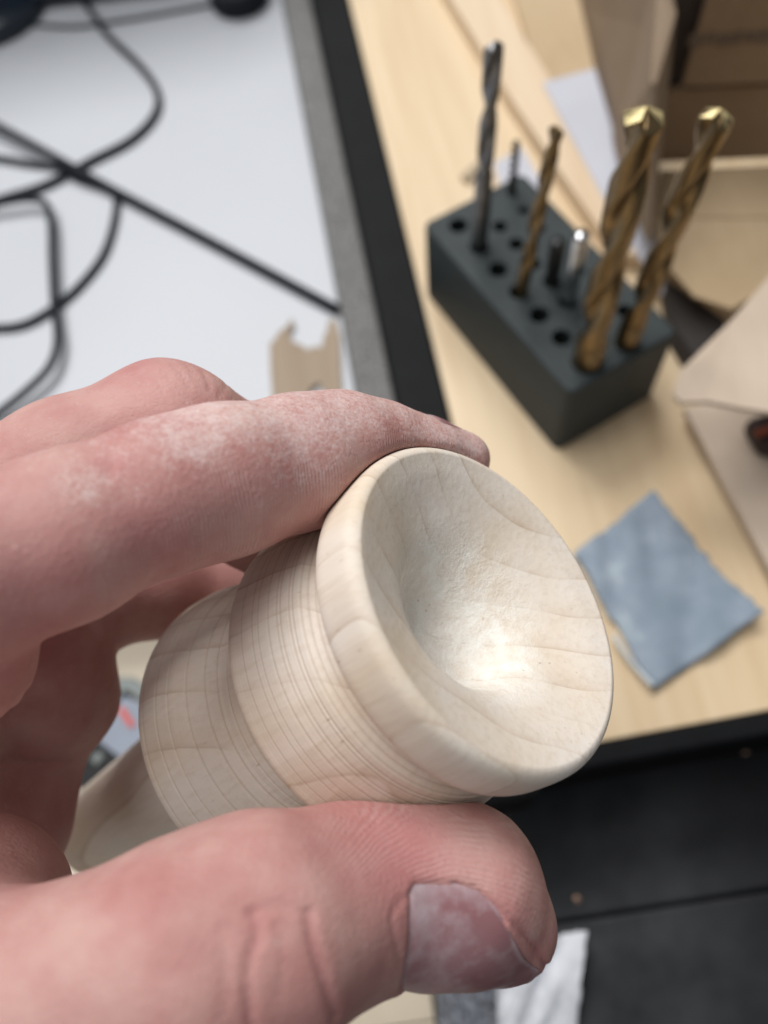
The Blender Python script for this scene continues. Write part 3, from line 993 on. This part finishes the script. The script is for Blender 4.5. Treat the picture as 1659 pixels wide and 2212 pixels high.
def C(px, py, d, rpx):
    """joint: place on the picture, depth in mm, apparent radius -> centre and real radius"""
    return cp(px, py, d), rpx * d / F


CH = {
    'index': [C(-330, 1330, 100, 205), C(-60, 1225, 100, 196), (C(150, 1156, 103, 182)), C(350, 1077, 109, 168), C(475, 1040, 113, 161),
              C(650, 999, 121, 140), C(740, 970, 126, 122), C(820, 975, 131, 102), C(900, 990, 135, 88), C(955, 1002, 139, 80), C(1008, 994, 140, 50)],
    'index_base': [C(-330, 1400, 105, 150), C(-62, 1430, 106, 137)],
    'middle': [C(-380, 1270, 125, 170), C(-60, 1120, 126, 158), C(150, 1015, 128, 150), C(365, 935, 131, 151), C(455, 985, 139, 138), C(560, 1100, 151, 128), C(680, 1220, 168, 105), C(760, 1300, 180, 85)],
    'ring': [C(-350, 1420, 150, 150), C(0, 1350, 152, 130), C(180, 1296, 158, 122), C(330, 1268, 167, 104), C(470, 1290, 178, 98), C(600, 1400, 192, 84)],
    'little': [C(-350, 1520, 150, 150), C(30, 1380, 148, 150), C(80, 1440, 150, 152), C(96, 1500, 153, 147), C(60, 1600, 158, 130)],
    'palm': [C(-500, 1700, 160, 300), C(-80, 1700, 168, 232)],
    'heel': [C(-100, 1640, 165, 200), C(-20, 1770, 150, 172)],
    'web': [C(-300, 2100, 125, 260), C(-55, 1968, 118, 200)],
    'thumb': [C(-360, 2290, 100, 290), C(0, 2205, 96, 252), C(200, 2150, 95, 242), C(400, 2075, 96, 246), C(560, 2012, 100, 244), C(690, 1965, 106, 202), C(850, 1931, 112, 171), C(985, 1935, 115, 168)],
    'thumb_tip': [C(985, 1935, 115, 168), C(1086, 1998, 118, 117)],
    'thumb_pad': [C(800, 1900, 112, 135), C(1000, 1900, 115, 130)],
    'wrist': [C(-420, 1500, 130, 330), C(-420, 1950, 130, 370), C(-1250, 2050, 140, 330)],
}
GRP = [['index', 'index_base'], ['middle'], ['ring'], ['little', 'palm', 'heel'], ['thumb', 'thumb_tip', 'thumb_pad', 'web'], ['wrist']]
KK = {'index_base': 5, 'thumb_tip': 5, 'thumb_pad': 6, 'web': 14, 'palm': 6, 'heel': 6}


def hand_sdf(P, carve=True):
    tot = None
    for gi, g in enumerate(GRP):
        gd = None
        for name in g:
            ch = CH[name]; dd = None
            for (a, ra), (b_, rb) in zip(ch[:-1], ch[1:]):
                d = cone(P, a, ra, b_, rb)
                dd = d if dd is None else smin(dd, d, 3.0)
            gd = dd if gd is None else smin(gd, dd, KK.get(name, 4))
        if tot is None: tot = gd
        else: tot = smin(tot, gd, 9.0 if g[0] == 'wrist' else (1.6 if gi < 4 else 3.0))
    if carve:
        wv = 0.08 - wood_sdf(P)
        tot = -smin(-tot, -wv, 0.8)
    return tot


VX = 0.62
lo = np.array([-150.0, -118.0, -215.0]); hi = np.array([34.0, 32.0, -70.0])
BS = 8
nb = np.ceil((hi - lo) / (VX * BS)).astype(int)
dim = nb * BS + 1
vol = np.full(dim, 9.0, np.float32)
bc = np.stack(np.meshgrid(*[np.arange(n) for n in nb], indexing='ij'), -1).reshape(-1, 3)
ctr = (lo + (bc + 0.5) * BS * VX).astype(np.float32)
cd = hand_sdf(ctr, False); wd_ = wood_sdf(ctr)
inside = (cd < 0)
for bi, dd_, wdd in zip(bc, cd, wd_):
    if dd_ < 0:
        vol[bi[0] * BS:(bi[0] + 1) * BS + 1, bi[1] * BS:(bi[1] + 1) * BS + 1, bi[2] * BS:(bi[2] + 1) * BS + 1] = -9.0
near = np.abs(cd) < BS * VX * 1.05
near |= (cd < 0) & (wd_ < BS * VX * 1.3)
g1 = np.arange(BS + 1)
loc = np.stack(np.meshgrid(g1, g1, g1, indexing='ij'), -1).reshape(-1, 3)
act = bc[near]
for s0 in range(0, len(act), 900):
    bb = act[s0:s0 + 900]
    idx = bb[:, None, :] * BS + loc[None]
    Pn = (lo + idx * VX).astype(np.float32)
    d = hand_sdf(Pn.reshape(-1, 3)).reshape(len(bb), -1)
    vol[idx[..., 0], idx[..., 1], idx[..., 2]] = d
# close the border
vol[0] = vol[-1] = 9; vol[:, 0] = vol[:, -1] = 9; vol[:, :, 0] = vol[:, :, -1] = 9


def surface_nets(V):
    nx, ny, nz = V.shape
    sgn = V < 0
    c = np.zeros((nx - 1, ny - 1, nz - 1), np.int8)
    for dx in (0, 1):
        for dy in (0, 1):
            for dz in (0, 1):
                c += sgn[dx:nx - 1 + dx, dy:ny - 1 + dy, dz:nz - 1 + dz]
    cells = np.argwhere((c > 0) & (c < 8))
    vid = np.full(c.shape, -1, np.int64); vid[tuple(cells.T)] = np.arange(len(cells))
    acc = np.zeros((len(cells), 3)); cnt = np.zeros(len(cells))
    corners = [(0, 0, 0), (1, 0, 0), (0, 1, 0), (1, 1, 0), (0, 0, 1), (1, 0, 1), (0, 1, 1), (1, 1, 1)]
    for i in range(8):
        for j in range(i + 1, 8):
            a, b = np.array(corners[i]), np.array(corners[j])
            if np.abs(a - b).sum() != 1: continue
            va = V[tuple((cells + a).T)]; vb = V[tuple((cells + b).T)]
            m = (va < 0) != (vb < 0)
            t = np.where(m, va / np.where(m, va - vb, 1), 0)
            acc[m] += (a + (b - a) * t[:, None])[m]; cnt[m] += 1
    verts = cells + acc / cnt[:, None]
    faces = []
    for ax in range(3):
        o1, o2 = [(1, 2), (2, 0), (0, 1)][ax]
        sl0 = [slice(None)] * 3; sl1 = [slice(None)] * 3
        sl0[ax] = slice(0, -1); sl1[ax] = slice(1, None)
        e = sgn[tuple(sl0)] != sgn[tuple(sl1)]
        E = np.argwhere(e)
        ok = (E[:, o1] > 0) & (E[:, o2] > 0) & (E[:, o1] < V.shape[o1] - 1) & (E[:, o2] < V.shape[o2] - 1)
        E = E[ok]
        d1 = np.zeros(3, int); d1[o1] = 1; d2 = np.zeros(3, int); d2[o2] = 1
        q = np.stack([vid[tuple((E - d1 - d2).T)], vid[tuple((E - d2).T)], vid[tuple(E.T)], vid[tuple((E - d1).T)]], 1)
        flip = sgn[tuple(E.T)]
        q[~flip] = q[~flip][:, ::-1]
        faces.append(q)
    return verts, np.vstack(faces)


hv, hf = surface_nets(vol)
hv = lo + hv * VX                       # camera mm


def march(o, dvec, tmax=60, carve=False):
    """first hit along rays (n x 3)"""
    t = np.zeros(len(o)); 
    for _ in range(90):
        d = hand_sdf((o + dvec * t[:, None]).astype(np.float32), carve)
        t += np.clip(d, -2, 6) * 0.85
    return o + dvec * t[:, None]


def surf_px(pts, d0=60):
    v = np.array([cray(x, y) for x, y in pts]); l = np.linalg.norm(v, axis=1, keepdims=True)
    dn = v / l
    return march(v * d0, dn)


# thumb nail frame
tA = cp(845, 1946, 112.5); tB = cp(1060, 1962, 116.5)
t_ax = (tB - tA); t_len = np.linalg.norm(t_ax); t_ax /= t_len
toc = -cp(950, 1950, 1.0); toc -= toc @ t_ax * t_ax; toc /= np.linalg.norm(toc)
dn_ = np.cross(toc, t_ax)
if dn_[1] > 0: dn_ = -dn_


def nail_grid(axis0, ax, e0, e1, x0, x1, ph0, ph1, nx, nph, off):
    """grid over angle (ph) and length; x0, x1 functions of angle parameter q 0..1, mm along the axis"""
    q = np.linspace(0, 1, nph); p = np.linspace(0, 1, nx)
    O, D, XX = [], [], []
    for qq in q:
        ph = ph0 + (ph1 - ph0) * qq
        dr = math.cos(ph) * e0 + math.sin(ph) * e1
        for pp in p:
            x = x0(qq) + (x1(qq) - x0(qq)) * pp
            O.append(axis0 + ax * x + dr * 26); D.append(-dr); XX.append((qq, pp))
    O = np.array(O); D = np.array(D)
    H = march(O, D)
    rad = np.linalg.norm(O - H, axis=1)
    rad = 26 - rad
    return H, rad, D, np.array(XX), O


def build_nail(name, axis0, ax, e0, e1, x0, x1, ph0, ph1, parent, off=0.12, nx=46, nph=46, radmin=None, thick=0.45):
    H, rad, D, Q, O = nail_grid(axis0, ax, e0, e1, x0, x1, ph0, ph1, nx, nph, off)
    if radmin is not None: rad = np.maximum(rad, radmin(Q))
    G = rad.reshape(nph, nx)
    for _ in range(6):
        Gp = np.pad(G, 1, mode='edge')
        G = (Gp[:-2, 1:-1] + Gp[2:, 1:-1] + Gp[1:-1, :-2] + Gp[1:-1, 2:] + 2 * Gp[1:-1, 1:-1]) / 6
    qq = Q[:, 0].reshape(nph, nx); pp = Q[:, 1].reshape(nph, nx)
    edge = np.minimum(np.minimum(qq, 1 - qq) * 9, pp * 9)
    sink = np.clip(1 - edge * 0.7, 0, 1) ** 2 * 0.5
    G = G + off - sink
    topv = (O.reshape(nph, nx, 3) + D.reshape(nph, nx, 3) * (26 - G)[..., None])
    botv = topv + D.reshape(nph, nx, 3) * thick
    V = np.concatenate([topv.reshape(-1, 3), botv.reshape(-1, 3)])
    N = nph * nx; Fq = []
    for i in range(nph - 1):
        for j in range(nx - 1):
            a = i * nx + j
            Fq.append((a, a + 1, a + nx + 1, a + nx)); Fq.append((N + a, N + a + nx, N + a + nx + 1, N + a + 1))
    for i in range(nph - 1):
        for j in (0, nx - 1):
            a = i * nx + j; Fq.append((a, a + nx, N + a + nx, N + a))
    for j in range(nx - 1):
        for i in (0, nph - 1):
            a = i * nx + j; Fq.append((a, a + 1, N + a + 1, N + a))
    o = mesh(name, cw(V), Fq, M_NAIL, parent, True)
    b = bmesh.new(); b.from_mesh(o.data); bmesh.ops.recalc_face_normals(b, faces=b.faces); b.to_mesh(o.data); b.free()
    ed = np.clip(1 - np.minimum(edge, (1 - pp) * 14) * 1.1, 0, 1)
    ed = np.maximum(ed, np.clip(0.62 - pp, 0, 1) * 0.75).reshape(-1)
    ed = np.concatenate([ed, ed])
    at = o.data.attributes.new('edge', 'FLOAT', 'POINT'); at.data.foreach_set('value', ed.astype(np.float32))
    return o


# skin details as real displacement along the surface normal
def vnormals(v, f):
    n = np.zeros_like(v)
    fn = np.cross(v[f[:, 2]] - v[f[:, 0]], v[f[:, 3]] - v[f[:, 1]])
    for k in range(4): np.add.at(n, f[:, k], fn)
    return n / (np.linalg.norm(n, axis=1, keepdims=True) + 1e-12)


# relax a little
nbr = np.vstack([hf[:, [0, 1]], hf[:, [1, 2]], hf[:, [2, 3]], hf[:, [3, 0]]])
for _ in range(2):
    s_ = np.zeros_like(hv); c_ = np.zeros(len(hv))
    np.add.at(s_, nbr[:, 0], hv[nbr[:, 1]]); np.add.at(c_, nbr[:, 0], 1)
    np.add.at(s_, nbr[:, 1], hv[nbr[:, 0]]); np.add.at(c_, nbr[:, 1], 1)
    hv = hv * 0.5 + 0.5 * s_ / c_[:, None]
hn = vnormals(hv, hf)
if (hn * (hv - hv.mean(0))).sum() < 0: hf = hf[:, ::-1]; hn = -hn
disp = np.zeros(len(hv))


def seg_dist(P, pts):
    best = np.full(len(P), 1e9)
    for a, b_ in zip(pts[:-1], pts[1:]):
        ba = b_ - a; h = np.clip(((P - a) @ ba) / (ba @ ba), 0, 1)
        best = np.minimum(best, np.linalg.norm(P - a - h[:, None] * ba, axis=1))
    return best


redness = np.zeros(len(hv))


def crease(pts, w, depth, red=0.0):
    global disp, redness
    c = surf_px(catmull(pts, 5))
    mk = np.linalg.norm(hv - c.mean(0), axis=1) < 45
    d = seg_dist(hv[mk], c)
    disp[mk] -= depth * np.exp(-(d / w) ** 2) - 0.12 * depth * np.exp(-((d - 1.9 * w) / w) ** 2)
    redness[mk] = np.maximum(redness[mk], red * np.exp(-(d / (w * 1.6)) ** 2))


# thumb knuckle folds
crease([(545, 1972), (560, 2010), (540, 2080), (538, 2140), (545, 2230)], 0.60, 0.37, 0.35)
crease([(668, 1975), (672, 2020), (690, 2080), (708, 2140), (725, 2200)], 0.64, 0.37, 0.35)
crease([(545, 1972), (600, 1955), (668, 1972)], 0.48, 0.17)
crease([(600, 2000), (612, 2070), (606, 2150)], 0.48, 0.12)
crease([(480, 2010), (488, 2090), (484, 2190)], 0.56, 0.13)
# middle finger knuckle folds
crease([(322, 800), (345, 830), (352, 850)], 0.32, 0.21)
crease([(262, 834), (278, 855), (296, 870)], 0.32, 0.17)
crease([(375, 786), (395, 812), (410, 838)], 0.32, 0.15)
crease([(436, 800), (448, 822), (452, 845)], 0.36, 0.17)
crease([(490, 822), (482, 842), (470, 858)], 0.36, 0.15)
for x0_, y0_, x1_, y1_ in ((405, 790, 418, 812), (300, 812, 316, 836), (350, 795, 366, 822), (512, 838, 500, 856), (228, 852, 240, 868)):
    crease([(x0_, y0_), ((x0_ + x1_) / 2 + 3, (y0_ + y1_) / 2), (x1_, y1_)], 0.26, 0.16)
# index finger joint folds, palm folds
crease([(250, 960), (238, 1000), (232, 1035)], 0.48, 0.11, 0.4)
crease([(345, 1190), (352, 1222), (340, 1255)], 0.64, 0.15, 0.2)
crease([(395, 910), (380, 945), (372, 970)], 0.32, 0.07)
crease([(0, 1560), (60, 1500), (140, 1430), (200, 1380)], 0.72, 0.21)
crease([(10, 1640), (80, 1650), (150, 1645)], 0.72, 0.42)
crease([(700, 866), (770, 862), (830, 885)], 0.40, 0.00)
# groove beside the thumb nail's free edge and around the nail
crease([(985, 1910), (1050, 1946), (1110, 1996), (1165, 2060), (1180, 2092)], 0.44, 0.45, 0.9)
crease([(868, 2085), (850, 2030), (843, 1975), (872, 1940), (925, 1916), (985, 1908)], 0.44, 0.21, 0.15)
# cracked skin at the end of the index finger
crease([(990, 938), (1012, 944), (1030, 938), (1048, 946)], 0.28, 0.30, 0.9)

# soft lumpiness
rs = np.random.default_rng(3)
for _ in range(26):
    kv = rs.normal(size=3); kv *= rs.uniform(0.12, 0.55) / np.linalg.norm(kv)
    disp += 0.045 * np.sin(hv @ kv + rs.uniform(0, 6.28))
wsd = wood_sdf(hv.astype(np.float32))
free = np.clip(wsd / 1.5, 0, 1)
# nail bed recess: press the skin under the thumb nail inwards
rel = hv - tA
xa = rel @ t_ax
pr = rel - xa[:, None] * t_ax
phi = np.arctan2(pr @ dn_, pr @ toc)
PH0, PH1 = math.radians(-12), math.radians(112)
mmpx = 115.0 / F


def nx0(q): return (-4.4 + 7.6 * q + 1.8 * max(0, 1 - q / 0.14) ** 2 + 1.2 * math.cos(q * math.pi * 2) * 0.5) * 1.0 + 0.2


def nx1(q):
    # free edge: short on the camera side, longest near the middle
    return 6.6 + 14.0 * min(1.0, (q / 0.62)) ** 0.85


qv = (phi - PH0) / (PH1 - PH0)
x0v = np.interp(qv, np.linspace(0, 1, 40), [nx0(q) for q in np.linspace(0, 1, 40)])
x1v = np.interp(qv, np.linspace(0, 1, 40), [nx1(q) for q in np.linspace(0, 1, 40)])
near_t = np.linalg.norm(pr, axis=1) < 16
m_in = np.minimum(np.minimum(qv * (PH1 - PH0) * 10, (1 - qv) * (PH1 - PH0) * 10), np.minimum(xa - x0v, x1v - xa))
inn = np.clip(m_in / 0.7 + 0.2, 0, 1) * near_t
disp -= 0.55 * inn
hv2 = hv + hn * (disp * free)[:, None]

# dust where it settled, redness, and ridge coordinates
pxx = CX + F * hv[:, 0] / -hv[:, 2]; pyy = CY - F * hv[:, 1] / -hv[:, 2]
idx_pts = [c[0] for c in CH['index']]


def chain_near(P, ch):
    best = np.full(len(P), 1e9); tt = np.zeros(len(P)); acc = 0
    for (a, ra), (b_, rb) in zip(ch[:-1], ch[1:]):
        ba = b_ - a; L = np.linalg.norm(ba); h = np.clip(((P - a) @ ba) / (ba @ ba), 0, 1)
        d = np.linalg.norm(P - a - h[:, None] * ba, axis=1)
        m_ = d < best; best[m_] = d[m_]; tt[m_] = acc + h[m_] * L; acc += L
    return best, tt


di, ti = chain_near(hv, CH['index']); dt, tt_ = chain_near(hv, CH['thumb'])
upw = hn[:, 1]                       # towards picture top = far side
is_i = (di < 13) & (di < dt)
is_t = (dt < 16.5) & ~is_i
dusty = np.zeros(len(hv))
dusty += is_i * np.clip((upw - 0.1) / 0.8, 0, 1) * np.clip((pxx - 120) / 400, 0.15, 1) * 0.85
dusty += is_i * np.clip((pxx - 860) / 80, 0, 1) * 0.5 + is_i * np.clip((upw - 0.6) / 0.3, 0, 1) * np.clip((pxx - 250) / 300, 0, 1) * 0.45
dusty += np.where(is_t, 0.06, 0.32)  # thinner film on the thumb: less dust, plus its shade put into colour
blob = lambda x, y, r: np.exp(-(((pxx - x) ** 2 + (pyy - y) ** 2) / r ** 2))
for x, y, r, s_ in ((420, 950, 70, .5), (180, 1050, 60, .5), (640, 1010, 60, .3), (600, 2030, 45, .55), (1150, 2000, 40, .6), (990, 1930, 60, .35), (900, 2000, 80, .25), (720, 930, 110, .35), (300, 1060, 60, .15)):
    dusty += blob(x, y, r) * s_
dark_side = np.clip(-(upw) , 0, 1)
dusty = np.clip(dusty, 0, 1)
for x, y, r, s_ in ((320, 1190, 120, .55), (60, 1290, 150, .55), (660, 1040, 130, .45), (240, 1000, 50, .5), (860, 1860, 150, .75), (1080, 2010, 90, .6), (330, 850, 120, .45), (720, 1800, 80, .3)):
    redness = np.maximum(redness, blob(x, y, r) * s_)
pf = np.clip((-upw + 0.35) / 0.6, 0, 1)
ridge_mask = is_i * pf * np.clip((pxx - 180) / 120, 0, 1)
ridge = ti + 0.0 * di
# thumb pad: ridges follow the outline of the pad
tipc = cp(930, 2000, 114)
rt = np.linalg.norm((hv - tipc)[:, :2] * np.array([0.72, 1.0]), axis=1)
tm_ = is_t & (pxx > 640)
ridge = np.where(tm_, rt, ridge)
ridge_mask = np.where(tm_, 0.55 * np.clip((upw + 0.15) / 0.5, 0, 1) * np.clip((pxx - 640) / 150, 0, 1), ridge_mask)

me = bpy.data.meshes.new('hand'); me.from_pydata(cw(hv2).tolist(), [], hf.tolist()); me.update()
hand = link('hand', me, M_SKIN, None, True)
setup(hand, 'bare hand dusted with wood powder gripping the turned wooden handle', 'hand')
for nm_, arr in (('dust', dusty), ('redness', redness), ('ridge', ridge), ('ridge_mask', ridge_mask)):
    at = me.attributes.new(nm_, 'FLOAT', 'POINT'); at.data.foreach_set('value', arr.astype(np.float32))

build_nail('thumb_nail', tA, t_ax, toc, dn_, nx0, nx1, PH0, PH1, hand, -0.02)
# index nail on the far-upper side of the fingertip
iA = cp(880, 992, 134.5); iB = cp(962, 1004, 139)
i_ax = iB - iA; i_ax /= np.linalg.norm(i_ax)
up_ = np.array([0, 1.0, -0.35]); up_ -= up_ @ i_ax * i_ax; up_ /= np.linalg.norm(up_)
sd_ = np.cross(i_ax, up_)
build_nail('finger_nail', iA, i_ax, up_, sd_, lambda q: 1.2 + 1.2 * (2 * q - 1) ** 2, lambda q: 12.6 - 1.5 * (2 * q - 1) ** 2, math.radians(-62), math.radians(62), hand, 0.1, 34, 34,
           radmin=lambda Q: 6.75 - 2.3 * Q[:, 1])
